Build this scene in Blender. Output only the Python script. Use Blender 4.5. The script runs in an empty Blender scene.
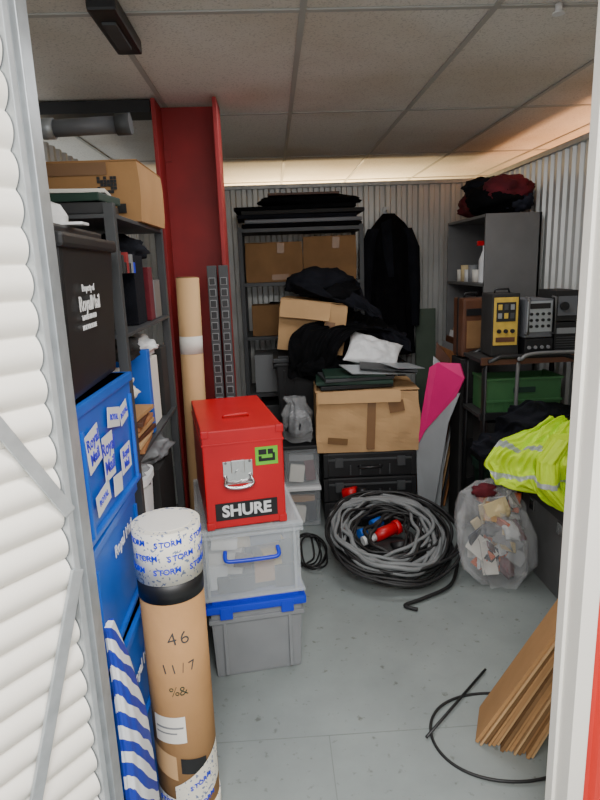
import bpy, bmesh, math, random
from mathutils import Vector, Matrix, Euler, noise
random.seed(7)
V=Vector
# ---------------------------------------------------------------- materials
def lin(c):
    c=c/255.0
    return c/12.92 if c<=0.04045 else ((c+0.055)/1.055)**2.4
def mat(name,rgb,rough=.6,metal=0,var=.12,scale=8,bump=0,bscale=60,alpha=1,spec=.5,rgb2=None):
    m=bpy.data.materials.new(name); m.use_nodes=True
    nt=m.node_tree; n=nt.nodes; L=nt.links; bs=n['Principled BSDF']
    c=[lin(x) for x in rgb]
    tc=n.new('ShaderNodeTexCoord'); nz=n.new('ShaderNodeTexNoise'); nz.inputs['Scale'].default_value=scale; nz.inputs['Detail'].default_value=5
    L.new(tc.outputs['Object'],nz.inputs['Vector'])
    cr=n.new('ShaderNodeValToRGB'); cr.color_ramp.elements[0].position=.3; cr.color_ramp.elements[1].position=.7
    c2=[lin(x) for x in rgb2] if rgb2 else [min(1,x*(1+var)) for x in c]
    c1=c if rgb2 else [x*(1-var) for x in c]
    cr.color_ramp.elements[0].color=(*c1,1); cr.color_ramp.elements[1].color=(*c2,1)
    L.new(nz.outputs['Fac'],cr.inputs['Fac']); L.new(cr.outputs['Color'],bs.inputs['Base Color'])
    bs.inputs['Roughness'].default_value=rough; bs.inputs['Metallic'].default_value=metal
    bs.inputs['Specular IOR Level'].default_value=spec
    if bump:
        n2=n.new('ShaderNodeTexNoise'); n2.inputs['Scale'].default_value=bscale; L.new(tc.outputs['Object'],n2.inputs['Vector'])
        bp=n.new('ShaderNodeBump'); bp.inputs['Strength'].default_value=bump; bp.inputs['Distance'].default_value=.01
        L.new(n2.outputs['Fac'],bp.inputs['Height']); L.new(bp.outputs['Normal'],bs.inputs['Normal'])
    if alpha<1:
        tr=n.new('ShaderNodeBsdfTransparent'); mx=n.new('ShaderNodeMixShader'); mx.inputs[0].default_value=alpha
        L.new(tr.outputs[0],mx.inputs[1]); L.new(bs.outputs[0],mx.inputs[2]); L.new(mx.outputs[0],n['Material Output'].inputs['Surface'])
    return m
CARD=mat('cardboard',(178,136,92),.85,var=.1,scale=5,bump=.15,bscale=30,spec=.2)
CARDL=mat('cardboard_light',(196,158,114),.85,var=.1,scale=4,spec=.2)
CARDD=mat('cardboard_dark',(130,98,66),.9,var=.12,spec=.2)
TAPE=mat('brown_tape',(132,96,62),.35,var=.08)
BLACK=mat('black_plastic',(24,24,26),.45,var=.2)
BLK2=mat('black_cloth',(15,15,17),.95,var=.35,scale=14,bump=.3,bscale=220,spec=.1)
BLK3=mat('black_cloth_blue',(25,26,32),.95,var=.3,scale=9,bump=.3,bscale=150,spec=.15)
RUB=mat('black_rubber',(28,28,29),.5,var=.2)
GREYC=mat('grey_cable',(118,121,122),.5,var=.1)
DGREY=mat('dark_grey',(62,64,66),.55,var=.12)
MGREY=mat('mid_grey',(98,100,104),.5,var=.12)
GREY=mat('grey_plastic',(132,134,136),.5,var=.06)
GRID=mat('grid_bar',(172,170,164),.5,var=.04)
GREYM=mat('grey_metal',(116,116,116),.45,.3,var=.08)
GALV=mat('galvanised',(172,178,182),.42,.45,var=.12,scale=25)
CORR=mat('corrugated_metal',(196,197,194),.42,.4,var=.08,scale=4)
WHITE=mat('white_paint',(236,232,223),.5,var=.03,scale=3)
WPL=mat('white_plastic',(225,226,226),.45,var=.04)
PAPER=mat('paper',(226,222,212),.8,var=.05)
RED=mat('red_paint',(192,6,22),.38,var=.08,scale=6)
REDD=mat('red_oxide',(142,30,32),.6,var=.16,scale=7)
REDW=mat('red_wall',(212,50,40),.5,var=.05)
BLUE=mat('royal_blue',(8,92,196),.4,var=.12,scale=5)
BLUEL=mat('blue_lid',(12,48,205),.35,var=.08)
GREEN=mat('green_crate',(58,104,62),.5,var=.12)
DGREEN=mat('dark_green',(22,52,40),.6,var=.2)
LGREEN=mat('sticker_green',(110,200,50),.5,var=.1)
PINK=mat('pink',(216,18,112),.5,var=.05)
YEL=mat('hi_vis',(205,240,20),.6,var=.08,scale=12,bump=.2,bscale=90)
SILV=mat('reflective_band',(172,178,178),.4,.2,var=.05)
NAVY=mat('navy_cloth',(28,30,44),.9,var=.2)
CHROME=mat('chrome',(215,215,215),.2,1,var=.03)
BROWN=mat('brown_leather',(88,54,36),.5,var=.2)
WOOD=mat('wood',(165,112,70),.6,var=.2,scale=12)
CLEAR=mat('clear_plastic',(222,228,232),.15,var=.04,alpha=.27)
FILM=mat('plastic_film',(230,232,234),.12,var=.04,alpha=.24,bump=.9,bscale=20)
CREAM=mat('cream',(215,195,150),.6,var=.08)
AMBER=mat('amber_panel',(200,166,70),.5,var=.15,scale=30)
MAROON=mat('maroon_cloth',(92,18,30),.9,var=.3,scale=10,bump=.3)
ORANGE=mat('orange',(215,96,30),.5)
DARKIN=mat('dark_interior',(36,35,34),.8,var=.3)
BGREEN=mat('green_grey_board',(84,98,84),.7,var=.1)
SEAM=mat('floor_seam',(120,126,124),.6,var=.05)
SHEET=mat('silver_sheet',(172,177,180),.35,.3,var=.06)

def nodemat(name):
    m=bpy.data.materials.new(name); m.use_nodes=True; nt=m.node_tree
    tc=nt.nodes.new('ShaderNodeTexCoord')
    return m,nt.nodes,nt.links,nt.nodes['Principled BSDF'],tc
FL,n,L,bs,tc=nodemat('painted_concrete')
a=n.new('ShaderNodeTexNoise'); a.inputs['Scale'].default_value=1.6; a.inputs['Detail'].default_value=9; a.inputs['Roughness'].default_value=.62
L.new(tc.outputs['Object'],a.inputs['Vector'])
cr=n.new('ShaderNodeValToRGB'); e=cr.color_ramp.elements; e[0].position=.3; e[0].color=(lin(124),lin(131),lin(130),1); e[1].position=.72; e[1].color=(lin(149),lin(157),lin(155),1)
L.new(a.outputs['Fac'],cr.inputs['Fac'])
b2=n.new('ShaderNodeTexNoise'); b2.inputs['Scale'].default_value=30; b2.inputs['Detail'].default_value=4; L.new(tc.outputs['Object'],b2.inputs['Vector'])
c2=n.new('ShaderNodeValToRGB'); e=c2.color_ramp.elements; e[0].position=.27; e[0].color=(.45,.43,.38,1); e[1].position=.37; e[1].color=(1,1,1,1); L.new(b2.outputs['Fac'],c2.inputs['Fac'])
mx=n.new('ShaderNodeMixRGB'); mx.blend_type='MULTIPLY'; mx.inputs[0].default_value=.8; L.new(cr.outputs['Color'],mx.inputs[1]); L.new(c2.outputs['Color'],mx.inputs[2])
L.new(mx.outputs[0],bs.inputs['Base Color']); bs.inputs['Roughness'].default_value=.42
CE,n,L,bs,tc=nodemat('ceiling_tile')
a=n.new('ShaderNodeTexNoise'); a.inputs['Scale'].default_value=1.3; a.inputs['Detail'].default_value=5
L.new(tc.outputs['Object'],a.inputs['Vector'])
cr=n.new('ShaderNodeValToRGB'); e=cr.color_ramp.elements; e[0].position=.25; e[0].color=(lin(200),lin(188),lin(170),1); e[1].position=.55; e[1].color=(lin(222),lin(218),lin(210),1)
L.new(a.outputs['Fac'],cr.inputs['Fac'])
s=n.new('ShaderNodeTexNoise'); s.inputs['Scale'].default_value=150; s.inputs['Detail'].default_value=2; L.new(tc.outputs['Object'],s.inputs['Vector'])
c2=n.new('ShaderNodeValToRGB'); e=c2.color_ramp.elements; e[0].position=.33; e[0].color=(.55,.55,.55,1); e[1].position=.45; e[1].color=(1,1,1,1); L.new(s.outputs['Fac'],c2.inputs['Fac'])
mx=n.new('ShaderNodeMixRGB'); mx.blend_type='MULTIPLY'; mx.inputs[0].default_value=.6; L.new(cr.outputs['Color'],mx.inputs[1]); L.new(c2.outputs['Color'],mx.inputs[2])
L.new(mx.outputs[0],bs.inputs['Base Color']); bs.inputs['Roughness'].default_value=.9
ST,n,L,bs,tc=nodemat('striped_fabric')
mp=n.new('ShaderNodeMapping'); mp.inputs['Rotation'].default_value=(math.radians(52),0,0); L.new(tc.outputs['Object'],mp.inputs['Vector'])
w=n.new('ShaderNodeTexWave'); w.bands_direction='Z'; w.inputs['Scale'].default_value=7; w.inputs['Distortion'].default_value=3; w.inputs['Detail'].default_value=1; L.new(mp.outputs[0],w.inputs['Vector'])
cr=n.new('ShaderNodeValToRGB'); cr.color_ramp.interpolation='CONSTANT'; e=cr.color_ramp.elements; e[0].position=0; e[0].color=(lin(24),lin(50),lin(170),1); e[1].position=.5; e[1].color=(.78,.8,.84,1)
L.new(w.outputs['Fac'],cr.inputs['Fac']); L.new(cr.outputs['Color'],bs.inputs['Base Color']); bs.inputs['Roughness'].default_value=.6
PT,n,L,bs,tc=nodemat('printed_tape')
w=n.new('ShaderNodeTexNoise'); w.inputs['Scale'].default_value=95; w.inputs['Detail'].default_value=1; L.new(tc.outputs['Object'],w.inputs['Vector'])
cr=n.new('ShaderNodeValToRGB'); cr.color_ramp.interpolation='CONSTANT'; e=cr.color_ramp.elements; e[0].position=0; e[0].color=(lin(230),lin(225),lin(210),1); e[1].position=.62; e[1].color=(lin(120),lin(132),lin(160),1)
L.new(w.outputs['Fac'],cr.inputs['Fac']); L.new(cr.outputs['Color'],bs.inputs['Base Color']); bs.inputs['Roughness'].default_value=.35

# ---------------------------------------------------------------- builder
def TR(x,y,z,rz=0,rx=0,ry=0):
    return Matrix.Translation((x,y,z))@Euler((math.radians(rx),math.radians(ry),math.radians(rz)),'XYZ').to_matrix().to_4x4()
class B:
    def __init__(s,name,M=None):
        s.name=name; s.bm=bmesh.new(); s.mats=[]; s.M=M or Matrix.Identity(4)
    def mi(s,m):
        if m not in s.mats: s.mats.append(m)
        return s.mats.index(m)
    def put(s,t,m,X=None,smooth=False):
        if X is not None: bmesh.ops.transform(t,matrix=X,verts=t.verts)
        bmesh.ops.transform(t,matrix=s.M,verts=t.verts)
        if not isinstance(m,list):
            i=s.mi(m)
            for f in t.faces: f.material_index=i
        if smooth is not None:
            for f in t.faces: f.smooth=smooth
        me=bpy.data.meshes.new('tmp'); t.to_mesh(me); t.free(); s.bm.from_mesh(me); bpy.data.meshes.remove(me)
    def box(s,c,size,m,rot=(0,0,0),bev=.004,taper=1.0):
        t=bmesh.new(); bmesh.ops.create_cube(t,size=1)
        for v in t.verts:
            if v.co.z<0: v.co.x*=taper; v.co.y*=taper
        bmesh.ops.scale(t,vec=size,verts=t.verts)
        bv=min(bev,min(size)*.3)
        if bv>0: bmesh.ops.bevel(t,geom=t.edges[:],offset=bv,segments=2,affect='EDGES',profile=.7)
        s.put(t,m,TR(c[0],c[1],c[2],rot[2],rot[0],rot[1]))
    def crumple(s,c,size,m,amp=.008,seed=0,rot=(0,0,0)):
        t=bmesh.new(); bmesh.ops.create_cube(t,size=1); bmesh.ops.subdivide_edges(t,edges=t.edges[:],cuts=15,use_grid_fill=True)
        bmesh.ops.scale(t,vec=size,verts=t.verts)
        for v in t.verts:
            q=v.co*5+V((seed,seed*2,seed*3)); d=noise.noise_vector(q); d2=noise.noise_vector(q*3)
            zz=max(0,min(1,(v.co.z+size[2]/2)/.03))
            v.co+=V((d.x+d2.x*.4,d.y+d2.y*.4,(d.z+d2.z*.4)*zz))*amp
            k=1-(2*v.co.z/size[2])**2 if abs(v.co.z)<size[2]/2 else 0
            v.co.x*=1+.02*k; v.co.y*=1+.02*k
        s.put(t,m,TR(c[0],c[1],c[2],rot[2],rot[0],rot[1]))
    def b2(s,x0,x1,y0,y1,z0,z1,m,bev=.004):
        s.box(((x0+x1)/2,(y0+y1)/2,(z0+z1)/2),(abs(x1-x0),abs(y1-y0),abs(z1-z0)),m,bev=bev)
    def cyl(s,p,q,r,m,r2=None,seg=28,cap=True):
        p=V(p);q=V(q);d=q-p; t=bmesh.new()
        bmesh.ops.create_cone(t,cap_ends=cap,segments=seg,radius1=r,radius2=r if r2 is None else r2,depth=d.length)
        X=Matrix.Translation((p+q)/2)@d.to_track_quat('Z','Y').to_matrix().to_4x4()
        for f in t.faces: f.smooth=(len(f.verts)==4)
        s.put(t,m,X,None)
    def grid(s,fn,nu,nv,m,smooth=True,cu=False,mf=None):
        t=bmesh.new(); R=[[t.verts.new(fn(i/(nu if cu else nu-1),j/(nv-1))) for i in range(nu)] for j in range(nv)]
        for j in range(nv-1):
            for i in range(nu if cu else nu-1):
                f=t.faces.new((R[j][i],R[j][(i+1)%nu],R[j+1][(i+1)%nu],R[j+1][i]))
                if mf: f.material_index=s.mi(mf(i/nu,j/nv))
        s.put(t,[] if mf else m,None,smooth)
    def tube(s,pts,r,m,seg=8,closed=False):
        pts=[V(p) for p in pts]; N=len(pts); t=bmesh.new(); rings=[]; up=V((0.02,.03,1)).normalized()
        for i in range(N):
            a=pts[(i-1)%N] if (closed or i>0) else pts[i]; c=pts[(i+1)%N] if (closed or i<N-1) else pts[i]
            d=(c-a).normalized(); x=d.cross(up)
            if x.length<.05: x=d.cross(V((1,.1,0)))
            x.normalize(); y=x.cross(d)
            rings.append([t.verts.new(pts[i]+x*math.cos(k/seg*6.2832)*r+y*math.sin(k/seg*6.2832)*r) for k in range(seg)])
        for i in range(N if closed else N-1):
            A=rings[i]; C=rings[(i+1)%N]
            for k in range(seg): t.faces.new((A[k],A[(k+1)%seg],C[(k+1)%seg],C[k]))
        if not closed:
            t.faces.new(rings[0]); t.faces.new(rings[-1][::-1])
        s.put(t,m,None,True)
    def curve(s,pts,r,m,seg=8,n=10):
        P=[V(p) for p in pts]; out=[]; K=len(P)-1
        for i in range(K):
            p0=P[max(0,i-1)];p1=P[i];p2=P[i+1];p3=P[min(K,i+2)]
            for j in range(n):
                t=j/n; out.append(.5*((2*p1)+(p2-p0)*t+(2*p0-5*p1+4*p2-p3)*t*t+(3*p1-p0-3*p2+p3)*t*t*t))
        out.append(P[-1]); s.tube(out,r,m,seg)
    def blob(s,c,size,m,seed=0,amp=.2,fr=2.2,rot=(0,0,0),sub=4,flat=None):
        t=bmesh.new(); bmesh.ops.create_icosphere(t,subdivisions=sub,radius=1)
        for v in t.verts:
            p=v.co.copy(); q=p*fr+V((seed*3.1,seed*1.7,seed))
            d=noise.noise(q)*.6+(abs(noise.noise(q*2.1))-.25)*.7+(abs(noise.noise(q*4.3))-.25)*.25
            v.co=p*(1+amp*d)
            if flat is not None and v.co.z<-flat: v.co.z=-flat
        bmesh.ops.scale(t,vec=(size[0]/2,size[1]/2,size[2]/2),verts=t.verts)
        s.put(t,m,TR(c[0],c[1],c[2],rot[2],rot[0],rot[1]),True)
    def cloth(s,rows,m,amp=.02,fr=9,seed=0,n=60,mf=None,fold=.5):
        rows=[(V(a),V(b)) for a,b in rows]; K=len(rows)-1
        def cm(p0,p1,p2,p3,t): return .5*((2*p1)+(p2-p0)*t+(2*p0-5*p1+4*p2-p3)*t*t+(3*p1-p0-3*p2+p3)*t*t*t)
        def fn(u,v):
            x=v*K; i=min(int(x),K-1); t=x-i
            g=lambda j,k: rows[max(0,min(K,j))][k]
            a=cm(g(i-1,0),g(i,0),g(i+1,0),g(i+2,0),t); b=cm(g(i-1,1),g(i,1),g(i+1,1),g(i+2,1),t)
            p=a.lerp(b,u)
            da=(cm(g(i-1,0),g(i,0),g(i+1,0),g(i+2,0),min(t+.02,1.02))-a)
            nrm=(b-a).cross(da)
            nrm=nrm.normalized() if nrm.length>1e-9 else V((0,0,1))
            w=noise.noise(V((u*fr,v*fr*fold,seed*5.3)))+.5*abs(noise.noise(V((u*fr*2.2,v*fr,seed*2.3))))
            e=noise.noise(V((v*6,seed*1.3,0)))*.25
            return p+nrm*w*amp*2+V((0,0,noise.noise(V((u*5,v*5,seed))) *amp))+(b-a)*e*(u-.5)*.5
        s.grid(fn,n,n,m,True,mf=mf)
    def loft(s,secs,m,n=48,amp=0,fr=4,seed=0,nv=None,mf=None,cap=True,sq=2.0):
        K=len(secs)-1; nv=nv or (K*10+1)
        def get(v):
            x=v*K; i=min(int(x),K-1); t=x-i; t=t*t*(3-2*t) if K>1 else t
            A=secs[i];C=secs[i+1]
            return [A[k]+(C[k]-A[k])*t for k in range(5)]
        def fn(u,v):
            cx,cy,cz,rx,ry=get(v); a=u*6.28318
            ca,sa=math.cos(a),math.sin(a)
            e=2.0/sq
            px=math.copysign(abs(ca)**e,ca); py=math.copysign(abs(sa)**e,sa)
            w=1+amp*(noise.noise(V((ca*fr,sa*fr,v*fr*.6+seed)))+.5*noise.noise(V((ca*fr*2.5,sa*fr*2.5,v*fr+seed))))
            return V((cx+px*rx*w,cy+py*ry*w,cz))
        s.grid(fn,n,nv,m,True,cu=True,mf=mf)
        if cap:
            for v in (0,1):
                c=get(v); t=bmesh.new(); vs=[t.verts.new(fn(i/n,v)) for i in range(n)]; t.faces.new(vs)
                s.put(t,m if not mf else mf(0,v),None,False)
    def poly(s,pts,th,m,bev=0):
        t=bmesh.new(); vs=[t.verts.new(V(p)) for p in pts]; f=t.faces.new(vs); f.normal_update(); nn=f.normal.copy()
        r=bmesh.ops.extrude_face_region(t,geom=[f]); ev=[g for g in r['geom'] if isinstance(g,bmesh.types.BMVert)]
        bmesh.ops.translate(t,vec=nn*th,verts=ev); bmesh.ops.recalc_face_normals(t,faces=t.faces)
        s.put(t,m)
    def text(s,txt,size,m,X,ext=.0006,bold=.012):
        c=bpy.data.curves.new('t','FONT'); c.body=txt; c.size=size; c.extrude=ext; c.align_x='CENTER'; c.align_y='CENTER'; c.offset=size*bold; c.resolution_u=3
        o=bpy.data.objects.new('t',c); bpy.context.scene.collection.objects.link(o)
        bpy.context.view_layer.update(); dg=bpy.context.evaluated_depsgraph_get(); me=bpy.data.meshes.new_from_object(o.evaluated_get(dg))
        t=bmesh.new(); t.from_mesh(me); bpy.data.objects.remove(o); bpy.data.meshes.remove(me)
        s.put(t,m,X)
    def done(s):
        bm=s.bm
        bmesh.ops.recalc_face_normals(bm,faces=bm.faces)
        me=bpy.data.meshes.new(s.name); bm.to_mesh(me); bm.free()
        for m in s.mats: me.materials.append(m)
        o=bpy.data.objects.new(s.name,me); bpy.context.scene.collection.objects.link(o); return o
FR=Euler((math.radians(90),0,0)).to_matrix().to_4x4()
RT=Euler((math.radians(90),0,math.radians(90))).to_matrix().to_4x4()

# ---------------------------------------------------------------- shell
b=B('floor'); b.b2(-3,4,-2.5,8,-.05,0,FL,0); b.done()
b=B('trim_1')
b.b2(.128,.131,-1,1.75,0,.0008,SEAM,0); b.b2(-.99,1.6,1.748,1.751,0,.0008,SEAM,0)
b.done()
b=B('ceiling'); b.b2(-3,4,-2.5,8,2.35,2.40,CE,0); b.done()
b=B('ceiling_grid')
for i in range(-5,7):
    x=.13+i*.585; b.b2(x-.010,x+.010,-2.5,8,2.344,2.349,GRID,.001)
for j in range(-3,6):
    y=1.97+j*1.2; b.b2(-3,4,y-.010,y+.010,2.344,2.3495,GRID,.001)
b.done()
def corr(name,p,q,z0,z1,m,pitch=.085,dep=.018):
    p=V(p);q=V(q);d=(q-p);Ln=d.length;d.normalize();nn=V((-d.y,d.x,0))
    b=B(name); prof=[(0,0),(.3,0),(.42,1),(.82,1),(.94,0),(1,0)]
    k=int(Ln/pitch); t=bmesh.new(); prev=None
    for i in range(k):
        for (s_,h) in (prof if i==0 else prof[1:]):
            w=p+d*((i+s_)*Ln/k)+nn*h*dep
            A=t.verts.new((w.x,w.y,z0)); C=t.verts.new((w.x,w.y,z1))
            if prev: t.faces.new((prev[0],A,C,prev[1]))
            prev=(A,C)
    b.put(t,m); return b
b=corr('wall_back',(-1.3,4.76,0),(1.69,4.76,0),0,2.2,CORR); b.b2(-1.3,1.69,4.745,4.80,2.19,2.22,GALV); b.b2(-1.3,1.69,4.79,4.8,0,2.19,CORR,0); b.done()
b=corr('wall_right',(1.67,4.75,0),(1.67,1.16,0),0,2.2,CORR); b.b2(1.655,1.71,1.16,4.745,2.19,2.22,GALV); b.b2(1.70,1.71,1.16,4.74,0,2.19,CORR,0); b.done()
b=corr('wall_left',(-1.0,1.16,0),(-1.0,4.74,0),0,2.2,CORR); b.b2(-1.05,-1.03,1.16,4.74,0,2.2,CORR,0); b.done()
b=corr('wall_front',(.655,1.10,0),(2.4,1.10,0),0,2.2,REDW,pitch=.07,dep=-.012); b.b2(.655,2.4,1.115,1.13,0,2.2,WHITE,0); b.done()
b=B('wall_far'); b.b2(-3,4,7.3,7.35,0,2.35,CREAM,0); b.done()
b=B('wall_outer'); b.b2(2.7,2.75,-2,7.3,0,2.35,CREAM,0); b.done()
b=B('door_post')
b.b2(.606,.642,1.06,1.14,0,2.3,WHITE,.002); b.b2(.642,.66,1.09,1.135,0,2.3,WHITE,.001); b.b2(.599,.608,1.115,1.145,0,2.3,WHITE,.001)
b.done()
b=B('door_1',TR(-.412,1.050,0,rz=-127))
Lf=.52
def leaf(u,v):
    z=.04+v*2.12; ph=(z/.060)%1.0
    h=.018*max(0,math.sin(ph*math.pi))**.7
    return V((.008+u*(Lf-.02),.004+h,z))
b.grid(leaf,2,700,WHITE,True)
b.b2(.008,Lf-.02,-.006,.0,.04,2.16,WHITE,0)
b.b2(-.006,.006,-.010,.030,.02,2.2,GALV,.002); b.b2(Lf-.03,Lf,-.014,.03,.02,2.2,GALV,.002)
b.b2(0,Lf,-.012,.022,2.16,2.2,GALV,.002); b.b2(0,Lf,-.012,.022,.02,.055,GALV,.002)
def bar(b,x0,z0,x1,z1,w=.024):
    Ln=math.hypot(x1-x0,z1-z0); ang=math.degrees(math.atan2(z1-z0,x1-x0))
    b.box(((x0+x1)/2,.028,(z0+z1)/2),(Ln,.008,w),GALV,(0,-ang,0),.002)
bar(b,.0,1.175,.46,2.0); bar(b,.0,1.06,.36,.05)
for z in (.4,1.12,1.9): b.cyl((-.006,.006,z-.04),(-.006,.006,z+.04),.009,GALV)
b.done()
b=B('door_post'); b.b2(-.403,-.385,1.07,1.12,0,2.3,GALV,.002); b.b2(-.403,-.397,1.065,1.15,0,2.3,GALV,.001); b.done()

# ---------------------------------------------------------------- helpers for goods
def cardbox(name,X,w,d,h,m=CARD,tape=True,extra=None,crum=.004,seed=1,flapgap=True):
    b=B(name,X)
    b.crumple((0,0,h/2),(w,d,h),m,crum,seed)
    b.crumple((0,-d/4,h+.003),(w*.99,d/2-.006,.005),m,crum*.6,seed+3); b.crumple((0,d/4,h+.003),(w*.99,d/2-.006,.005),m,crum*.6,seed+5)
    k=crum+.004+d*.01
    if tape:
        b.box((0,0,h+.008),(w*.97,.05,.001),TAPE,bev=0); b.box((w*.12,-d/2-k,h*.86),(.05,.001,h*.26),TAPE,(0,3,0),bev=0)
        b.box((w*.1,-d/2-k*.8,h*.12),(.3*w,.001,.04),TAPE,(0,-2,0),bev=0)
    if extra: extra(b,w,d,h)
    return b.done()
def tote(b,w,d,h,m,lid=None,z=0,ribs=True,taper=.9,lidh=.03):
    b.box((0,0,z+h/2),(w*.95,d*.95,h),m,bev=.012,taper=taper)
    b.box((0,0,z+h-.035),(w,d,.018),m,bev=.004)
    if ribs:
        for i in range(-2,3):
            if i: b.box((i*w*.17,-d*.472,z+h*.5),(.012,.012,h*.7),m,bev=.003); b.box((i*w*.17,d*.472,z+h*.5),(.012,.012,h*.7),m,bev=.003)
    if lid:
        b.box((0,0,z+h-.004),(w*1.02,d*1.02,lidh),lid,bev=.008)
        b.box((0,0,z+h+lidh*.5),(w*.86,d*.86,.012),lid,bev=.004)
    for sx in (-1,1):
        b.box((sx*w*.49,0,z+h-.05),(.02,.14,.05),m,bev=.005)

# ---------------------------------------------------------------- left : blue crates + black bin
def labels(b,x,pts):
    for (y,z,wd,ht,rot,t) in pts:
        b.box((x,y,z),(.0012,wd,ht),WPL,(rot,0,0),0)
        if t: b.text(t,ht*.42,BLUEL,TR(x+.0012,y,z,rx=rot)@RT)
for i in range(4):
    z=i*.333
    b=B('postal_crate',TR(-.665+(.012 if i%2 else 0),1.445,z,rz=random.uniform(-1.5,1.5)))
    w,d,h=.47,.45,.330
    b.box((0,0,h/2),(w,d,h),BLUE,bev=.008,taper=.97)
    b.box((0,0,h-.012),(w+.012,d+.012,.024),BLUE,bev=.004)
    b.box((0,0,.02),(w+.008,d+.008,.014),BLUE,bev=.004)
    for y in (-.2,.2): b.box((w/2+.002,y,h*.45),(.008,.012,h*.75),BLUE,bev=.002)
    if i==3: labels(b,w/2+.006,[(-.15,.22,.09,.09,8,'Royal\nMail'),(-.05,.17,.08,.11,0,'Royal\nMail'),(.02,.25,.10,.05,-12,'ROYAL'),(-.12,.09,.10,.05,6,'ROYAL'),(.09,.12,.09,.07,0,'Royal\nMail'),(.11,.24,.07,.05,10,'ROYAL'),(.0,.08,.07,.05,-6,'')])
    if i==2: b.text('Royal Mail',.045,WPL,TR(w/2+.007,0.03,h*.75)@RT)
    if i==1: b.text('Royal Mail',.045,WPL,TR(w/2+.007,0.03,h*.6)@RT)
    b.done()
b=B('black_storage_bin',TR(-.665,1.44,1.336,rz=2))
b.box((0,0,.17),(.49,.46,.34),BLACK,bev=.015,taper=.93)
b.box((0,0,.335),(.51,.48,.03),BLACK,bev=.008)
b.box((0,0,.36),(.45,.42,.02),BLACK,bev=.006)
for y in (-.235,.235): b.box((.0,y,.27),(.16,.02,.03),BLACK,bev=.005)
b.text('Property of',.022,WPL,TR(.246,-.06,.235)@RT); b.text('RoyalMail',.046,WPL,TR(.244,-.05,.20)@RT)
b.text('Tel 0345 000 0000',.016,WPL,TR(.242,-.06,.17)@RT); b.text('NOT FOR RESALE',.015,WPL,TR(.241,-.06,.148)@RT)
b.done()
b=B('white_cap'); b.loft([(-.50,1.40,1.706,.05,.05),(-.50,1.40,1.73,.05,.05),(-.50,1.40,1.755,.035,.035),(-.50,1.40,1.765,.01,.01)],WPL,amp=.08); b.box((-.44,1.40,1.712),(.06,.05,.006),WPL); b.done()
b=B('striped_bag')
b.loft([(-.392,1.28,0,.014,.11),(-.388,1.28,.2,.02,.12),(-.388,1.26,.5,.02,.09),(-.392,1.22,.72,.014,.05),(-.395,1.19,.84,.008,.025)],ST,amp=.2,fr=2.5,nv=60)
b.done()

b=B('shelving_unit')
for x in (-.97,-.475):
    for y in (1.80,2.56):
        b.b2(x,x+.03,y,y+.03,0,1.80,DGREY,.002)
for z in (.12,.55,1.02,1.42,1.77): b.b2(-.97,-.445,1.80,2.59,z-.012,z,DGREY,.002)
b.b2(-.9,-.5,1.85,2.05,1.422,1.60,DARKIN); b.b2(-.8,-.47,2.1,2.25,1.422,1.66,BLK3); b.b2(-.75,-.46,2.28,2.36,1.422,1.62,MAROON); b.b2(-.75,-.46,2.38,2.5,1.422,1.57,GREYM)
for i in range(7): b.b2(-.75,-.455,1.86+i*.03,1.882+i*.03,1.60,1.63+random.random()*.07,[DGREY,DARKIN,BLACK,REDD,BLACK,GREY,BLUEL][i],.002)
b.blob((-.58,2.3,1.68),(.22,.3,.12),BLK3,51,amp=.4); b.blob((-.56,2.0,1.36),(.2,.2,.1),DARKIN,52,amp=.5)
b.b2(-.8,-.455,2.12,2.16,1.022,1.33,BLUE); b.b2(-.8,-.47,2.18,2.36,1.022,1.28,PAPER); b.b2(-.8,-.46,2.4,2.52,1.022,1.30,DARKIN)
b.blob((-.56,2.3,1.32),(.2,.22,.1),WPL,53,amp=.5)
b.b2(-.8,-.47,2.2,2.5,.552,.85,DARKIN); b.b2(-.9,-.5,1.85,2.4,.122,.45,DGREY); b.blob((-.56,2.35,.9),(.2,.3,.14),GREY,54,amp=.5)
b.done()
def qr(b,w,d,h):
    k=.006+d*.01
    for i in range(6):
        for j in range(5):
            if random.random()<.6: b.box((w*.24+i*.011,-d/2-k,h*.5+j*.011),(.010,.001,.010),BLACK,bev=0)
    for i in range(3): b.box((w*.2+i*.045,-d/2-k,h*.22),(.03,.001,.03),BLACK,bev=0)
    b.box((-w*.1,-d/2-k,h*.88),(w*.8,.001,.04),TAPE,bev=0)
cardbox('cardboard_box',TR(-.68,2.33,1.772,rz=-1),.5,.4,.195,CARD,extra=qr,tape=False)
b=B('clamp_pole')
b.cyl((-.76,2.25,2.10),(-.52,2.27,2.112),.029,MGREY); b.cyl((-.52,2.27,2.112),(-.47,2.27,2.114),.036,DGREY); b.cyl((-.77,2.25,2.10),(-.73,2.25,2.10),.035,GALV)
b.cyl((-.95,2.24,2.095),(-.76,2.25,2.10),.014,GALV)
for dx in (-.84,-.79): b.cyl((dx,2.24,1.979),(dx,2.24,2.17),.011,GALV); b.box((dx,2.24,2.10),(.03,.06,.05),GALV)
b.box((-.815,2.24,1.985),(.12,.10,.012),GALV)
b.tube([(-.84,2.24,2.17),(-.86,2.24,2.20),(-.90,2.24,2.21)],.01,GALV)
b.done()
b=B('book_pile')
b.box((-.62,1.93,1.79),(.28,.2,.034),BLACK,(0,0,4)); b.box((-.60,1.93,1.822),(.24,.18,.024),DGREEN,(0,0,-6)); b.box((-.6,1.93,1.842),(.22,.16,.012),PAPER,(0,0,8))
b.done()
b=B('wooden_offcuts')
for i in range(7): b.box((-.58,1.96+random.uniform(-.01,.01),1.032+i*.018),(.27,.22,.014),[WOOD,CARDL,BROWN,CARD,WOOD,BROWN,CARD][i],(0,random.uniform(-1,1),random.uniform(-12,12)),.002)
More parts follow.
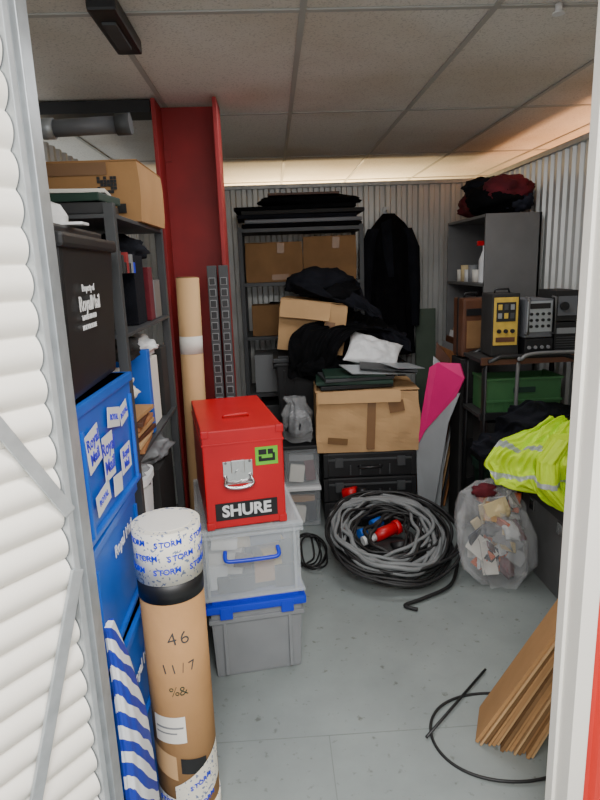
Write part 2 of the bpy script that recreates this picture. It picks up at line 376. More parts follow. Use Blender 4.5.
b.blob((-.60,1.96,1.22),(.24,.22,.14),PAPER,3,amp=.5,fr=3)
b.done()
b=B('white_tub')
b.loft([(-.53,1.94,.555,.07,.085),(-.53,1.94,.90,.082,.10),(-.53,1.94,.905,.088,.107),(-.53,1.94,.93,.088,.107)],WPL,sq=3.5); b.blob((-.53,1.94,.92),(.15,.17,.10),GREY,4,amp=.5)
b.done()
b=B('umbrella'); b.cyl((-.40,2.10,0.0),(-.415,2.06,.62),.02,BLACK,r2=.012); b.cyl((-.415,2.06,.62),(-.42,2.05,.72),.008,WPL); b.done()

# ---------------------------------------------------------------- red steel column
b=B('steel_column')
x0,x1=-.488,-.205
b.b2(x0,x0+.018,2.80,3.0,0,2.335,REDD,.003); b.b2(x1-.018,x1,2.80,3.0,0,2.335,REDD,.003); b.b2(x0+.016,x1-.016,2.96,2.975,0,2.335,REDD,.001)
b.b2(x0-.02,x1+.02,2.785,3.02,0,.015,REDD,.002)
for z in (.3,1.2,2.1): b.b2(x0+.016,x0+.05,2.952,2.962,z,z+.05,REDD,.001)
b.done()
b=B('ceiling_beam'); b.b2(-1.3,-.50,2.85,3.0,2.292,2.343,BLACK,.003); b.done()
b=B('cardboard_tube')
b.cyl((-.40,2.71,0),(-.377,2.73,1.57),.052,CARDL); b.cyl((-.377,2.73,1.565),(-.3768,2.7304,1.574),.046,CARDD)
b.cyl((-.3822,2.7256,1.23),(-.381,2.7266,1.31),.0527,PAPER)
b.done()
for k,x in enumerate((-.268,-.216)):
    b=B('power_strip',TR(x,2.73,0,rx=-1.0))
    b.b2(-.021,.021,-.02,.02,0,1.62,DGREY,.003)
    for i in range(22):
        z=.5+i*.05; b.box((0,-.0205,z),(.030,.004,.034),GREY,bev=.002); b.box((0,-.0225,z),(.024,.003,.028),BLACK,bev=.001)
    b.done()

# ---------------------------------------------------------------- centre-left stack
b=B('grey_storage_crate',TR(-.155,2.37,0,rz=8))
w,d,h=.365,.56,.31
b.box((0,0,h/2),(w,d,h),GREY,bev=.012,taper=.94); b.box((0,0,h-.05),(w+.012,d+.012,.02),GREY,bev=.004)
for sx in (-.13,.13): b.box((sx,-d/2+.002,.14),(.012,.012,.24),GREY,bev=.003)
b.box((0,0,h+.005),(w+.03,d+.03,.032),BLUEL,bev=.008); b.box((0,0,h+.026),(w-.02,d-.02,.014),BLUEL,bev=.004)
for sx in (-.12,.12): b.box((sx,-d/2-.012,h-.01),(.05,.014,.05),BLUEL,bev=.004)
b.done()
b=B('clear_storage_box',TR(-.165,2.38,.345,rz=8))
w,d,h=.41,.60,.30; t=.006
for (c,sz) in [((0,-d/2+.02,h/2),(w-.03,t,h)),((0,d/2-.02,h/2),(w-.03,t,h)),((-w/2+.015,0,h/2),(t,d-.04,h)),((w/2-.015,0,h/2),(t,d-.04,h)),((0,0,.004),(w-.03,d-.04,t))]:
    b.box(c,sz,CLEAR,bev=.001)
for z in (.012,h-.03,h-.01):
    b.box((0,-d/2+.01,z),(w,.02,.012),CLEAR,bev=.003); b.box((-w/2+.008,0,z),(.016,d,.012),CLEAR,bev=.003); b.box((w/2-.008,0,z),(.016,d,.012),CLEAR,bev=.003); b.box((0,d/2-.01,z),(w,.02,.012),CLEAR,bev=.003)
b.box((0,0,h-.003),(w,d,.006),CLEAR,bev=.002)
for x in (-.17,.17): b.box((x,-d/2+.008,h/2),(.012,.014,h-.02),CLEAR,bev=.003)
b.curve([(-.10,-d/2-.004,.215),(-.10,-d/2-.03,.19),(-.06,-d/2-.034,.185),(.06,-d/2-.034,.185),(.10,-d/2-.03,.19),(.10,-d/2-.004,.215)],.008,BLUEL,n=5)
b.box((0,-.1,.05),(.3,.3,.07),DARKIN,(0,0,5)); b.box((-.09,-.19,.13),(.13,.10,.09),PAPER,(0,0,-12)); b.box((.09,-.15,.12),(.12,.2,.09),AMBER,(0,0,10))
b.box((0,.1,.1),(.32,.25,.15),DARKIN,(0,0,3)); b.box((-.02,-.14,.21),(.26,.16,.05),CREAM,(4,3,6)); b.box((.13,-.245,.06),(.08,.04,.09),DARKIN); b.box((-.13,-.245,.08),(.07,.02,.1),WPL)
b.box((.05,-.266,.10),(.08,.010,.10),CARD,(0,0,4)); b.box((-.04,-.268,.05),(.10,.008,.06),NAVY); b.box((-.03,-.266,.15),(.07,.008,.06),BROWN,(0,12,0)); b.box((.14,-.266,.17),(.05,.008,.10),BLACK,(0,-8,0)); b.box((-.10,-.268,.23),(.1,.008,.05),PAPER,(0,5,0)); b.box((.06,-.262,.23),(.12,.01,.04),MGREY,(0,-4,0))
b.done()
b=B('red_equipment_case',TR(-.185,2.365,.652,rz=11))
w,d,h=.30,.56,.38
b.box((0,0,h/2),(w,d,h),RED,bev=.006)
b.box((0,0,h*.86),(w+.006,d+.006,.008),RED,bev=.002)
for sx in (-1,1):
    for sz in (.012,h-.012): b.box((sx*(w/2-.012),-d/2+.01,sz),(.03,.03,.03),RED,bev=.006)
zz=.025
b.box((-.025,-d/2-.002,.19+zz),(.11,.004,.09),CHROME,bev=.002)
b.curve([(-.07,-d/2-.012,.175+zz),(-.075,-d/2-.03,.15+zz),(-.025,-d/2-.034,.14+zz),(.025,-d/2-.03,.15+zz),(.02,-d/2-.012,.175+zz)],.006,CHROME,n=5)
b.box((-.025,-d/2-.008,.215+zz),(.05,.012,.05),CHROME,bev=.003); b.cyl((-.025,-d/2-.008,.19+zz),(-.025,-d/2-.02,.19+zz),.013,CHROME)
for (x,z) in ((-.07,.23),(.02,.23),(-.07,.155),(.02,.155)): b.cyl((x,-d/2-.002,z+zz),(x,-d/2-.007,z+zz),.005,GREYM)
b.box((0.0,-d/2-.002,.065),(.235,.003,.068),BLACK,bev=.001); b.text('SHURE',.062,WPL,TR(0,-d/2-.0045,.065)@FR,bold=.035)
b.box((.085,-d/2-.002,.268),(.085,.002,.07),LGREEN,bev=.001)
for (x,z,ww,hh) in ((.07,.283,.03,.02),(.1,.283,.02,.02),(.085,.253,.06,.012),(.06,.258,.012,.02),(.112,.263,.01,.03)): b.box((x,-d/2-.0035,z),(ww,.001,hh),BLACK,bev=0)
b.tube([(-.05,-.10,h+.001),(-.045,-.10,h+.010),(.045,-.10,h+.010),(.05,-.10,h+.001)],.006,RED)
b.done()

# front cardboard tube
b=B('cardboard_tube')
c=(-.315,1.5)
b.cyl((*c,0),(*c,.93),.088,CARD,seg=48)
b.cyl((*c,.80),(*c,.945),.091,PT,seg=48); b.cyl((*c,.745),(*c,.803),.0895,BLACK,seg=48); b.cyl((*c,0),(*c,.07),.0905,PT,seg=48)
b.cyl((*c,.945),(*c,.947),.072,PAPER,seg=32)
def patch(b,a0,a1,z0,z1,m,r=.0895,j=0):
    b.grid(lambda u,v:V((c[0]+math.sin(math.radians(a0+(a1-a0)*u))*r,c[1]-math.cos(math.radians(a0+(a1-a0)*u))*r,z0+(z1-z0)*v+j*u)),12,3,m)
patch(b,-48,14,.315,.40,PAPER); patch(b,0,48,.215,.265,BLACK,j=-.02); patch(b,-15,85,.05,.17,PT,.0900,.09); patch(b,-80,5,.09,.15,PT,.0902,-.03); patch(b,-70,-8,.22,.30,CARDL,.0886,-.03)
patch(b,-44,10,.362,.368,GREY,.0898); patch(b,-44,-2,.345,.35,GREY,.0898)
def wrap(b,txt,size,z,a0,m,bold=-.012):
    x=a0
    for ch in txt:
        a=math.radians(x); X=Matrix.Translation((c[0]+math.sin(a)*.0885,c[1]-math.cos(a)*.0885,z))@Euler((0,0,a)).to_matrix().to_4x4()@FR@TR(0,0,0,rz=10)
        b.text(ch,size,m,X,bold=bold); x+=math.degrees(size*.6/.088)
def wrapT(b,txt,size,z,a0,m,r=.0916,rot=0):
    x=a0
    for ch in txt:
        a=math.radians(x); X=Matrix.Translation((c[0]+math.sin(a)*r,c[1]-math.cos(a)*r,z+(x-a0)*rot))@Euler((0,0,a)).to_matrix().to_4x4()@FR
        b.text(ch,size,m,X,bold=.02); x+=math.degrees(size*.66/.088)
wrap(b,'46',.055,.64,4,DGREY); wrap(b,'11/7',.042,.55,-14,DGREY); wrap(b,'%&',.04,.48,0,DGREEN)
for (zz_,a_) in ((.915,-70),(.875,-50),(.838,-75)):
    for k in range(3): wrapT(b,'STORM',.022,zz_,a_+k*62,BLUEL,rot=.0001)
wrapT(b,'STORM',.022,.115,-50,BLUEL); wrapT(b,'STORM',.02,.16,15,BLUEL,rot=.0006); wrapT(b,'STORM',.02,.09,20,BLUEL,rot=.0006)
b.done()

# ---------------------------------------------------------------- back shelving (filled)
b=B('metal_rack')
for x in (-.22,.63):
    for y in (4.26,4.66): b.b2(x,x+.03,y,y+.03,0,1.88,DGREY,.002)
for z in (.25,.70,1.12,1.50,1.87): b.b2(-.22,.66,4.26,4.69,z-.025,z,DGREY,.002)
b.b2(-.15,.15,4.3,4.6,.702,.98,GREY); b.b2(.2,.55,4.3,4.6,.702,.95,CARDD)
b.blob((.22,4.46,1.24),(.74,.34,.25),BLK2,8,amp=.3); b.b2(-.15,.1,4.28,4.5,1.122,1.34,CARDD)
b.b2(-.12,.55,4.3,4.62,.252,.6,DGREY,.01)
b.done()
b=B('folded_black_drapes')
for i in range(5): b.box((.22+random.uniform(-.03,.03),4.47,1.888+i*.030),(.88-random.random()*.06,.38,.027),[BLK2,MGREY,BLK3,DARKIN,BLK2][i],(0,random.uniform(-1,1),random.uniform(-2,2)),.01)
b.blob((.30,4.45,2.06),(.72,.3,.10),BLK2,4,amp=.2); b.b2(.0,.5,4.3,4.6,2.09,2.105,BROWN); b.done()
cardbox('cardboard_carton',TR(.02,4.47,1.502,rz=2),.40,.34,.27,CARDD,seed=4)
cardbox('cardboard_carton',TR(.43,4.46,1.502,rz=-3),.37,.34,.30,CARDD,seed=5)

b=B('hanging_coat')
b.loft([(.915,4.63,.90,.195,.07),(.91,4.63,1.2,.185,.075),(.91,4.63,1.5,.165,.075),(.915,4.63,1.80,.17,.07),(.915,4.64,1.90,.11,.05),(.91,4.65,1.97,.045,.04)],BLK2,amp=.22,fr=3,nv=80,n=90)
for sx in (-1,1):
    b.loft([(.915+sx*.195,4.62,1.12,.035,.04),(.915+sx*.19,4.61,1.4,.045,.05),(.915+sx*.17,4.62,1.72,.055,.055),(.915+sx*.12,4.63,1.86,.05,.05)],BLK3,amp=.15,fr=3,nv=40)
b.cloth([((.84,4.56,1.9),(.91,4.54,1.93)),((.85,4.54,1.7),(.92,4.53,1.72)),((.89,4.54,1.5),(.93,4.53,1.5))],BLK3,amp=.004,n=14)
b.tube([(.91,4.65,1.96),(.91,4.68,2.0),(.91,4.73,2.0)],.006,GALV); b.box((.91,4.738,2.0),(.05,.008,.06),GALV)
b.done()

# ---------------------------------------------------------------- centre heap
b=B('plastic_tote',TR(.20,4.03,0)); tote(b,.42,.34,.50,DGREY,BLACK); b.done()
b=B('plastic_tote',TR(.20,4.03,.525)); tote(b,.42,.34,.48,BLACK,DGREY); b.done()
b=B('plastic_tote',TR(.67,4.03,0)); tote(b,.44,.34,.47,BLACK,DGREY); b.done()
b=B('plastic_tote',TR(.67,4.03,.495)); tote(b,.44,.34,.44,DGREY,BLACK); b.done()
b=B('clear_tub_stack',TR(.13,3.62,0,rz=2))
for z0,m2 in ((0,DGREY),(.27,DARKIN)):
    b.box((0,0,z0+.13),(.22,.34,.25),CLEAR,bev=.008,taper=.95); b.box((0,0,z0+.255),(.23,.36,.022),BLACK if z0 else WPL,bev=.005); b.box((0,0.02,z0+.11),(.18,.26,.19),m2,bev=.02)
    b.box((-.03,-.135,z0+.08),(.09,.03,.11),PAPER,(0,8,0)); b.box((.05,-.135,z0+.10),(.06,.03,.14),[NAVY,MAROON][z0>0],(0,-5,0)); b.box((.0,-.135,z0+.18),(.15,.03,.04),[CARD,GREY][z0>0],(0,3,0))
b.done()
b=B('carrier_bag'); b.loft([(.13,3.60,.548,.09,.13),(.13,3.60,.62,.105,.15),(.13,3.60,.70,.09,.12),(.12,3.60,.77,.05,.05),(.10,3.60,.81,.06,.04)],FILM,amp=.35,fr=3,seed=3,nv=40); b.blob((.13,3.60,.63),(.17,.25,.14),BLK3,6,amp=.3); b.blob((.13,3.56,.70),(.12,.12,.06),MGREY,7,amp=.4); b.done()
b=B('equipment_case',TR(.555,3.62,0,rz=-1))
for z0,hh in ((0,.17),(.172,.155),(.329,.158)):
    b.box((0,0,z0+hh/2),(.56-(.02 if z0 else 0),.42,hh),BLACK,bev=.012)
    b.box((0,0,z0+hh*.72),(.565,.425,.014),DGREY,bev=.003)
    for x in (-.19,.19): b.box((x,-.216,z0+hh*.62),(.05,.014,.06),DGREY,bev=.003)
    b.tube([(-.07,-.212,z0+hh*.45),(-.065,-.232,z0+hh*.43),(.065,-.232,z0+hh*.43),(.07,-.212,z0+hh*.45)],.008,BLACK)
    for x in (-.27,.27): b.box((x,-.2,z0+hh/2),(.03,.03,hh*.96),BLACK,bev=.005)
    for x in (-.12,-.06,.06,.12): b.box((x,-.212,z0+hh*.3),(.008,.006,hh*.4),DGREY,bev=.001)
b.done()
def bigx(b,w,d,h):
    b.box((.02,-d/2-.013,h*.5),(.05,.001,h*.9),TAPE,(0,2,0),0); b.box((w*.28,-d/2-.012,h*.75),(.09,.001,.07),TAPE,(0,-10,0),0); b.box((-w*.3,-d/2-.012,h*.2),(.12,.001,.04),CARDD,(0,6,0),0)
    b.crumple((-.05,-d/2-.018,h-.03),(w*.8,.005,.07),CARDL,.006,9,(-12,0,0))
cardbox('large_cardboard_box',TR(.55,3.62,.491,rz=-3),.61,.43,.375,CARDL,tape=False,crum=.014,seed=8,extra=bigx)
b=B('folder_stack')
zz=.882
for i,(m_,w_,h_) in enumerate([(BLACK,.44,.022),(DGREEN,.46,.02),(DGREY,.42,.018),(DGREEN,.36,.014)]):
    b.box((.49+random.uniform(-.02,.02),3.56,zz+h_/2),(w_,.28,h_),m_,(0,0,random.uniform(-8,8)),.003); zz+=h_+.002
b.done()
b=B('silver_sheets')
b.box((.62,3.52,.975),(.42,.22,.006),SHEET,(5,5,14),.001); b.box((.68,3.50,.992),(.34,.18,.006),DGREY,(3,5,-6),.001); b.box((.77,3.50,.995),(.22,.16,.005),SHEET,(5,7,30),.001)
b.done()
def fl(b,w,d,h):
    b.crumple((-.05,-d/2-.04,h-.055),(w*.75,.005,.12),CARDL,.006,3,(-24,0,0)); b.box((.12,-d/2-.012,.17),(.06,.001,.08),TAPE,bev=0)
cardbox('tilted_cardboard_box',TR(.25,4.0,1.05,rz=-8,ry=7),.43,.30,.33,CARDL,extra=fl,crum=.010,seed=12,tape=False)
b=B('black_jacket')
b.blob((.32,4.0,1.49),(.46,.32,.2),BLK3,11,amp=.35,fr=2.6)
b.blob((.44,3.9,1.42),(.26,.2,.16),BLK2,12,amp=.35,fr=2.6)
b.cloth([((.16,4.05,1.52),(.56,4.05,1.50)),((.14,3.84,1.48),(.62,3.84,1.38)),((.40,3.80,1.38),(.72,3.80,1.27))],BLK3,amp=.02,fr=5,seed=16,n=50)
b.done()
b=B('draped_black_cloth')
b.cloth([((.46,4.12,1.34),(.86,4.14,1.18)),((.30,3.86,1.29),(.84,3.90,1.17)),((.12,3.76,1.18),(.55,3.74,1.20)),((.08,3.72,1.0),(.42,3.70,1.08)),((.09,3.71,.90),(.34,3.69,.95))],BLK2,amp=.03,fr=5,seed=3,n=80)
b.cloth([((.42,3.98,1.22),(.90,3.98,1.13)),((.55,3.88,1.23),(.88,3.88,1.14)),((.62,3.86,1.14),(.92,3.86,1.02))],BLK3,amp=.02,fr=5,seed=6,n=50)
b.blob((.64,3.98,1.08),(.42,.22,.24),BLK2,13,amp=.25)
b.blob((.26,3.80,.97),(.34,.2,.18),BLK2,21,amp=.3)
b.done()
b=B('white_pillow')
def pil(b,X,w,h,th,m):
    def side(sg):
        def fn(u,v):
            x=u*2-1;y=v*2-1
            k=max(0,(1-x*x)*(1-y*y))**.42
            px=x*(1-.10*(1-x*x*0)*(1-y*y)*abs(x)**2); py=y*(1-.14*(1-x*x)*abs(y)**2)
            wr=.022*noise.noise(V((x*2.4,y*2.4,sg)))+.016*abs(noise.noise(V((x*6,y*4,sg*3))))
            return X@V((px*w/2,sg*(k*th/2+wr*k),py*h/2))
        return fn
    b.grid(side(1),40,40,m); b.grid(side(-1),40,40,m)
pil(b,TR(.63,3.72,1.05,rz=-6,rx=-48,ry=18),.36,.26,.10,WPL); b.done()

# ---------------------------------------------------------------- cable coil
cx,cy=.585,2.93
def ring(b,R,m,r,h0,sx=0,sy=0,ph=0,lo=1.0):
    pts=[]
    N=90
    for i in range(N):
        a=i/N*6.28318
        rr=R+lo*(.016*math.sin(2*a+ph)+.010*math.sin(3*a+ph*2)+.005*math.sin(7*a+ph*3))
        rr=min(rr,.385)
        x=cx+sx+rr*math.cos(a); y=cy+sy+rr*.98*math.sin(a)
        z=.012+r+h0+max(0,(y-(cy-.40)))*.27+.012*(1+math.sin(2*a+ph*1.7))+.006*math.sin(5*a+ph)
        pts.append((x,y,max(z,r+.002)))
    b.tube(pts,r,m,closed=True)
b=B('cable_coil')
for i in range(9): ring(b,random.uniform(.30,.37),RUB,.0085,random.uniform(0,.06),random.uniform(-.015,.015),random.uniform(-.012,.012),random.random()*6)
for i in range(7): ring(b,random.uniform(.24,.315),GREYC,random.choice([.0125,.011,.009]),.02+random.uniform(0,.04),-.03+random.uniform(-.02,.02),random.uniform(-.02,.02),random.random()*6,1.5)
for i in range(13): ring(b,random.uniform(.12,.25),RUB,random.choice([.011,.008]),random.uniform(0,.06),-.02+random.uniform(-.03,.03),random.uniform(-.02,.03),random.random()*6,1.6)
for i in range(3): ring(b,random.uniform(.18,.26),GREYC,.010,.05+i*.008,-.05,.03,random.random()*6,1.6)
b.curve([(cx+.33,cy-.12,.04),(cx+.24,cy-.29,.022),(cx+.08,cy-.385,.016),(cx-.02,cy-.43,.012),(cx+.03,cy-.47,.012)],.009,RUB)
zc=.15
b.cyl((.50,2.96,zc),(.62,3.01,zc+.02),.033,RED); b.cyl((.62,3.01,zc+.02),(.645,3.02,zc+.025),.040,RED); b.cyl((.43,2.93,zc-.01),(.50,2.96,zc),.025,WPL)
b.cyl((.50,3.06,zc+.02),(.56,3.09,zc+.03),.028,BLUE); b.cyl((.58,2.88,zc-.03),(.68,2.9,zc-.02),.028,BLACK); b.cyl((.42,3.0,zc),(.46,3.02,zc),.026,BLUE)
b.blob((.56,2.95,.07),(.28,.24,.12),RUB,3,amp=.2)
b.done()
b=B('power_connector'); b.cyl((.38,3.37,.24),(.46,3.345,.26),.035,RED); b.cyl((.46,3.345,.26),(.52,3.33,.26),.028,BLACK); b.cyl((.37,3.36,.0),(.38,3.37,.24),.02,BLACK); b.done()
b=B('thin_black_cable')
for k in range(5):
    pts=[]
    for i in range(40):
        a=i/39*6.28; pts.append((.13+k*.010+.08*math.cos(a+k)*(1+.15*math.sin(2*a)),3.14+.20*math.sin(a+k)-k*.02,.008+.006*k+.006*math.sin(3*a)))
    b.tube(pts,.005,RUB,seg=6)
b.curve([(.09,2.95,.006),(.13,2.98,.006),(.17,3.05,.01),(.17,3.3,.02)],.005,RUB,seg=6)
b.done()

# ---------------------------------------------------------------- right side
b=B('open_shelf_cabinet')
x0,x1,y0,y1,zt=1.29,1.63,3.60,4.38,1.87
b.b2(x0,x1,y0,y0+.018,0,zt,GREYM,.002); b.b2(x0,x1,y1-.018,y1,0,zt,GREYM,.002); b.b2(x1-.015,x1,y0,y1,0,zt,GREYM,.001)
for z in (.1,.6,1.05,1.46,zt): b.b2(x0,x1,y0+.002,y1-.002,z-.018,z-.001,GREYM,.002)
b.loft([(1.36,3.80,1.462,.035,.035),(1.36,3.80,1.60,.035,.035),(1.36,3.80,1.66,.013,.013),(1.36,3.80,1.69,.013,.013)],WPL); b.box((1.34,3.80,1.705),(.06,.02,.03),RED)
for i,y in enumerate((3.90,3.98,4.06,4.14,4.22)): b.cyl((1.35,y,1.461),(1.35,y,1.462+.08+.03*(i%2)),.032,[PAPER,GREY,WPL,CREAM,PAPER][i])
b.b2(1.31,1.5,3.7,4.2,1.052,1.25,DGREY)
b.done()
b=B('clothes_pile')
b.blob((1.44,3.85,1.97),(.36,.48,.22),BLK2,31,amp=.3,flat=.8); b.blob((1.46,4.15,1.97),(.32,.42,.20),MAROON,32,amp=.3,flat=.8); b.blob((1.46,3.72,2.02),(.28,.26,.16),MAROON,33,amp=.4); b.blob((1.40,3.95,2.05),(.26,.34,.14),BLK3,34,amp=.4); b.blob((1.52,3.72,1.95),(.2,.2,.14),NAVY,35,amp=.4)
b.done()

b=B('equipment_trolley')
X0,X1,Y0,Y1=1.08,1.62,3.02,3.31
for yy in (Y0,Y1):
    b.tube([(X0+.02,yy,0.05),(X0+.02,yy,1.04),(X0+.04,yy,1.08),(X0+.10,yy,1.10),(X1-.10,yy,1.10),(X1-.04,yy,1.08),(X1-.02,yy,1.04),(X1-.02,yy,.05)],.014,BLACK)
b.curve([(1.27,Y0-.02,.40),(1.27,Y0-.02,1.02),(1.29,Y0-.02,1.09),(1.36,Y0-.02,1.115),(1.58,Y0-.02,1.115)],.010,GREYM)
for z in (.25,.79,1.09): 
    b.b2(X0,X1,Y0,Y1,z-.02,z,DARKIN,.003); b.b2(X0,X1,Y0-.006,Y0+.008,z-.03,z+.01,BROWN if z>1 else BLACK,.002)
for x in (X0+.02,X1-.02):
    for y in (Y0,Y1): b.cyl((x-.012,y,.03),(x+.012,y,.03),.03,RUB)
b.done()
b=B('green_crate',TR(1.335,3.17,.792,rz=0))
w,d,h=.40,.22,.18
for (c_,sz) in [((0,-d/2,h/2),(w,.008,h)),((0,d/2,h/2),(w,.008,h)),((-w/2,0,h/2),(.008,d,h)),((w/2,0,h/2),(.008,d,h)),((0,0,.004),(w,d,.008))]: b.box(c_,sz,GREEN,bev=.002)
for z in (h,.06): b.box((0,-d/2-.004,z),(w+.02,.016,.014),GREEN,bev=.003)
b.box((-w/2-.004,0,h),(.016,d,.014),GREEN,bev=.003); b.box((w/2+.004,0,h),(.016,d,.014),GREEN,bev=.003)
b.box((0,-d/2-.005,.12),(.12,.008,.03),DGREEN,bev=.003)
for i in range(-3,4): b.box((i*.055,-d/2-.004,.03),(.008,.006,.06),GREEN,bev=.001)
b.blob((0,0,.1),(.36,.2,.12),DGREY,3,amp=.3); b.done()
b=B('green_tote',TR(1.34,3.17,.252)); tote(b,.42,.24,.26,DGREEN,BLACK); b.done()
b=B('black_speaker_cabinet',TR(1.34,3.17,.535)); b.box((0,0,.10),(.40,.24,.20),DARKIN,bev=.006); b.cyl((0,-.121,.10),(0,-.126,.10),.075,BLACK); b.cyl((0,-.126,.10),(0,-.128,.10),.03,DGREY); b.done()
b=B('tall_speaker',TR(1.17,3.46,0)); b.box((0,0,.52),(.17,.18,1.04),DARKIN,bev=.006)
for z in (.25,.5,.75): b.cyl((0,-.09,z),(0,-.096,z),.06,BLACK)
b.done()
b=B('brown_suitcase',TR(1.16,3.45,1.041,rz=4))
b.box((0,0,.18),(.15,.15,.34),BROWN,bev=.015); b.box((0,0,.18),(.155,.02,.345),BLACK,bev=.003); b.tube([(-.04,0,.35),(-.035,0,.375),(.035,0,.375),(.04,0,.35)],.006,BLACK)
b.box((0,-.077,.14),(.10,.004,.16),CARDD,bev=.002); b.box((0,-.077,.27),(.11,.004,.04),BLACK,bev=.002)
b.done()
b=B('yellow_electronic_unit',TR(1.225,3.16,1.092,rz=-4))
b.box((0,0,.17),(.145,.20,.33),DARKIN,bev=.008)
b.box((0,-.102,.19),(.125,.006,.25),AMBER,bev=.003); b.box((0,-.1055,.24),(.10,.004,.10),DARKIN,bev=.002)
for i in range(3):
    for j in range(2): b.box((-.032+i*.032,-.109,.22+j*.045),(.020,.004,.028),[GREY,AMBER,DGREY][(i+j)%3],bev=.001)
for i in range(3): b.cyl((-.035+i*.035,-.105,.14),(-.035+i*.035,-.116,.14),.011,BLACK)
b.box((0,-.1055,.095),(.10,.004,.025),BROWN,bev=.001)
b.tube([(-.04,-.02,.335),(-.035,-.02,.355),(.035,-.02,.355),(.04,-.02,.335)],.006,BLACK)
b.done()
b=B('mixer_unit',TR(1.388,3.16,1.092,rz=3))
b.box((0,0,.05),(.155,.24,.09),BLACK,bev=.006)
for i in range(4): b.cyl((-.055+i*.035,-.12,.05),(-.055+i*.035,-.128,.05),.009,GREY)
b.box((0,0,.20),(.15,.22,.20),MGREY,bev=.006); b.box((0,-.112,.21),(.135,.006,.16),SHEET,bev=.003)
for i in range(4):
    for j in range(3): b.cyl((-.048+i*.032,-.115,.16+j*.032),(-.048+i*.032,-.124,.16+j*.032),.008,BLACK,seg=12)
b.box((.0,-.117,.265),(.11,.003,.028),DARKIN,bev=.001)
b.tube([(-.072,-.10,.31),(-.072,-.14,.31),(-.072,-.14,.12),(-.072,-.10,.12)],.006,GREYM); b.tube([(.072,-.10,.31),(.072,-.14,.31),(.072,-.14,.12),(.072,-.10,.12)],.006,GREYM)
b.done()
b=B('audio_amplifier',TR(1.545,3.17,1.092,rz=-2))
b.box((0,0,.09),(.12,.24,.17),BLACK,bev=.006); b.box((0,0,.26),(.12,.24,.16),DARKIN,bev=.006); b.box((0,-.122,.26),(.10,.005,.10),MGREY,bev=.002); b.cyl((-.02,-.123,.26),(-.02,-.14,.26),.022,BLACK)
b.box((0,-.122,.13),(.1,.005,.03),GREY,bev=.002)
for i in range(6): b.box((0,-.122,.03+i*.013),(.1,.004,.005),DGREY,bev=0)
b.done()
b=B('picture_frames')
for i in range(7):
    m_=[WOOD,GREY,BROWN,WPL,CARDL,DGREY,WOOD][i]
    b.box((.97+i*.022+.09,3.84,.52+.018*i),(.010,.40,1.04+.036*i),m_,(0,10,0),.003)
b.done()
b=B('pink_board')
# one sheet leaning diagonally to the right, magenta at the top, white edge below
b.poly([(.83,3.40,.50),(.90,3.37,1.00),(.94,3.35,1.03),(1.05,3.28,1.03),(1.065,3.24,.95),(1.03,3.27,.84),(.88,3.37,.62)],.018,PINK)
b.poly([(.86,3.42,.0),(.93,3.38,.0),(1.00,3.30,.68),(1.055,3.27,.86),(1.02,3.29,.86),(.88,3.395,.60),(.84,3.42,.52)],.010,SHEET)
b.done()
b=B('grey_panel')
b.poly([(.90,3.50,.0),(1.0,3.46,.0),(1.07,3.49,.94),(.97,3.54,1.04)],.010,SHEET)
b.poly([(.92,3.54,.0),(1.02,3.50,.0),(1.07,3.53,1.02),(1.0,3.58,1.12)],.010,BROWN)
b.done()
b=B('leaning_board'); b.box((1.22,4.69,.62),(.16,.02,1.24),BGREEN,(-2,0,0)); b.done()

b=B('grey_metal_chest')
b.b2(1.30,1.64,2.28,2.96,0,.44,GREYM,.008); b.b2(1.29,1.645,2.27,2.97,.40,.47,DGREY,.006)
b.box((1.296,2.5,.36),(.012,.05,.06),CHROME); b.box((1.296,2.8,.36),(.012,.05,.06),CHROME)
for y in (2.3,2.94): b.box((1.30,y,.22),(.014,.03,.4),DGREY)
b.done()
b=B('dark_coat')
b.blob((1.36,2.84,.62),(.40,.20,.28),NAVY,41,amp=.25)
b.cloth([((1.0,2.92,.62),(1.2,2.90,.88)),((1.05,2.84,.60),(1.35,2.84,.90)),((1.12,2.80,.54),(1.5,2.80,.86))],BLK3,amp=.03,fr=5,seed=5,n=50)
b.done()
b=B('high_visibility_jacket')
def hv(u,v):
    if .34<v<.40 or .62<v<.68: return SILV
    if v<.12 and u>.55: return NAVY
    return YEL
b.cloth([((1.34,2.76,.84),(1.60,2.66,.84)),((1.20,2.76,.79),(1.58,2.54,.78)),((1.06,2.72,.70),(1.52,2.44,.71)),((1.00,2.68,.62),(1.46,2.40,.60)),((1.06,2.64,.58),(1.42,2.36,.50)),((1.24,2.52,.52),(1.42,2.35,.44))],YEL,amp=.04,fr=8,seed=2,n=120,mf=hv)
b.loft([(1.28,2.44,.490,.03,.05),(1.22,2.50,.58,.045,.06),(1.25,2.56,.68,.05,.06),(1.34,2.60,.78,.05,.06)],YEL,amp=.3,fr=3,seed=4,nv=50,mf=lambda u,v: SILV if .3<v<.42 else YEL)
b.done()
b=B('clear_plastic_bag')
b.loft([(1.09,2.70,.005,.10,.10),(1.08,2.70,.10,.16,.14),(1.07,2.71,.26,.17,.14),(1.05,2.72,.38,.16,.11),(1.03,2.73,.46,.12,.08),(1.08,2.72,.52,.10,.07)],FILM,amp=.4,fr=3,seed=9,nv=70,n=80)
cols=[WPL,PAPER,CARDL,CREAM,MAROON,GREY,PAPER,ORANGE,WPL,MGREY,CREAM,NAVY]
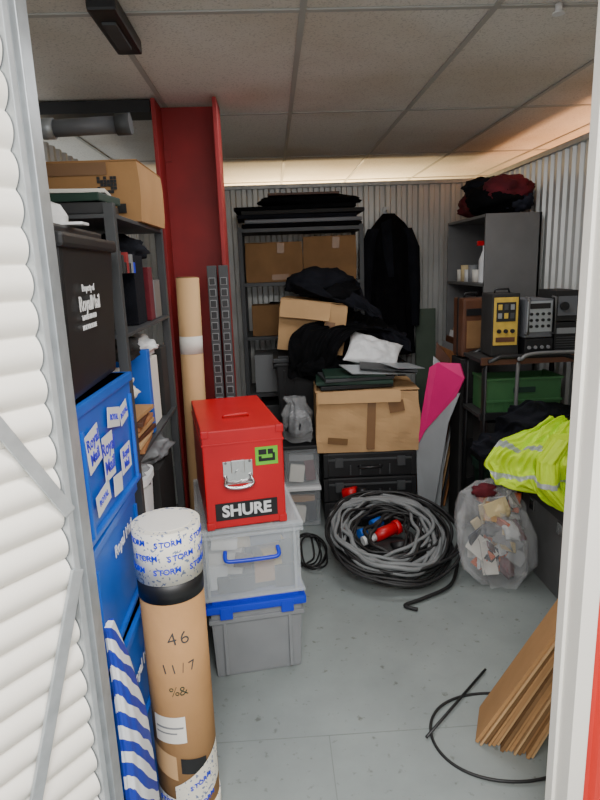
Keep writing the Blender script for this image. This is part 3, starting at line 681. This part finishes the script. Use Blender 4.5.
for i in range(60):
    a=random.random()*6.28; rr=random.random()**.6*.12; z=random.uniform(.06,.44)
    p=(1.07+rr*math.cos(a),2.71+rr*.7*math.sin(a),z)
    if i%5: b.box(p,(random.uniform(.05,.13),random.uniform(.004,.02),random.uniform(.04,.12)),random.choice(cols),(random.random()*90-45,random.random()*90,random.random()*90-45),.002)
    else: b.blob(p,(random.uniform(.07,.14),random.uniform(.05,.09),random.uniform(.04,.08)),random.choice(cols),i,amp=.7,fr=3,sub=3,rot=(random.random()*90,random.random()*90,0))
b.blob((1.0,2.68,.50),(.12,.08,.07),MAROON,5,amp=.6,sub=3)
b.done()
b=B('flattened_cardboard_boxes',TR(.615,1.65,0,rz=-24))
for i in range(14):
    ln=.71-.012*(i%4); ang=26-.4*i
    x=.0+i*.0135
    a=math.radians(ang)
    b.box((x+math.sin(a)*ln/2,random.uniform(-.012,.012)+.1,math.cos(a)*ln/2+.003),(.007 if i%2 else .011,.17-.012*(i%3),ln),[CARD,CARDL,CARDD,CARD][i%4],(0,ang,0),.001)
b.done()
b=B('black_cable_loop')
pts=[]
for i in range(60):
    a=math.radians(60+i*5.4); pts.append((.72+.24*math.cos(a),1.70+.20*math.sin(a),.007+.004*math.sin(3*a)))
b.tube(pts,.005,RUB,seg=8)
b.tube([(.46,1.70,.012),(.60,1.84,.012),(.78,2.02,.012)],.005,BLACK); b.done()
b=B('ceiling_detector'); b.b2(-.47,-.39,1.82,2.17,2.30,2.342,BLACK,.008); b.b2(-.45,-.41,1.9,2.1,2.292,2.302,DGREY,.003); b.done()
b=B('ceiling_hook'); b.cyl((.90,1.95,2.32),(.90,1.95,2.343),.01,WPL); b.cyl((.90,1.95,2.315),(.90,1.95,2.32),.018,WPL); b.done()

# ---------------------------------------------------------------- lights
def area(name,loc,rot,sx,sy,pw,col):
    l=bpy.data.lights.new(name,'AREA'); l.shape='RECTANGLE'; l.size=sx; l.size_y=sy; l.energy=pw; l.color=col
    o=bpy.data.objects.new(name,l); o.location=loc; o.rotation_euler=[math.radians(a) for a in rot]; bpy.context.scene.collection.objects.link(o)
area('corridor_light',(.1,-.5,2.3),(0,0,0),1.2,.6,85,(1,.99,.97))
area('corridor_light',(.3,.3,2.3),(0,0,0),1.4,.3,34,(1,.99,.97))
area('neighbour_light',(.4,5.9,1.7),(180,0,0),1.6,.5,80,(1,.72,.38))
area('neighbour_light',(2.3,3.2,1.6),(180,0,0),.4,3,42,(1,.50,.26))
area('unit_fill',(.5,2.6,2.33),(0,0,0),1.2,.8,18,(.98,.99,1))  # added soft fill to brighten the unit, not an actual fixture
w=bpy.data.worlds.new('world'); bpy.context.scene.world=w; w.use_nodes=True
w.node_tree.nodes['Background'].inputs[0].default_value=(.95,.98,1,1); w.node_tree.nodes['Background'].inputs[1].default_value=1.35

# ---------------------------------------------------------------- camera
f=590.0; ps=math.radians(2.3); p=math.radians(12.7); r=math.radians(2.1)
fw=V((math.sin(ps)*math.cos(p),math.cos(ps)*math.cos(p),-math.sin(p)))
rt=V((math.cos(ps),-math.sin(ps),0)); up=rt.cross(fw); dn=-up
R=math.cos(r)*rt+math.sin(r)*dn; D=-math.sin(r)*rt+math.cos(r)*dn
cam=bpy.data.cameras.new('camera'); co=bpy.data.objects.new('camera',cam); bpy.context.scene.collection.objects.link(co)
Mx=Matrix((R,-D,-fw)).transposed().to_4x4(); Mx.translation=V((0,0,1.6)); co.matrix_world=Mx
cam.sensor_fit='VERTICAL'; cam.sensor_height=36; cam.lens=f/800*36; cam.clip_start=.02
bpy.context.scene.camera=co
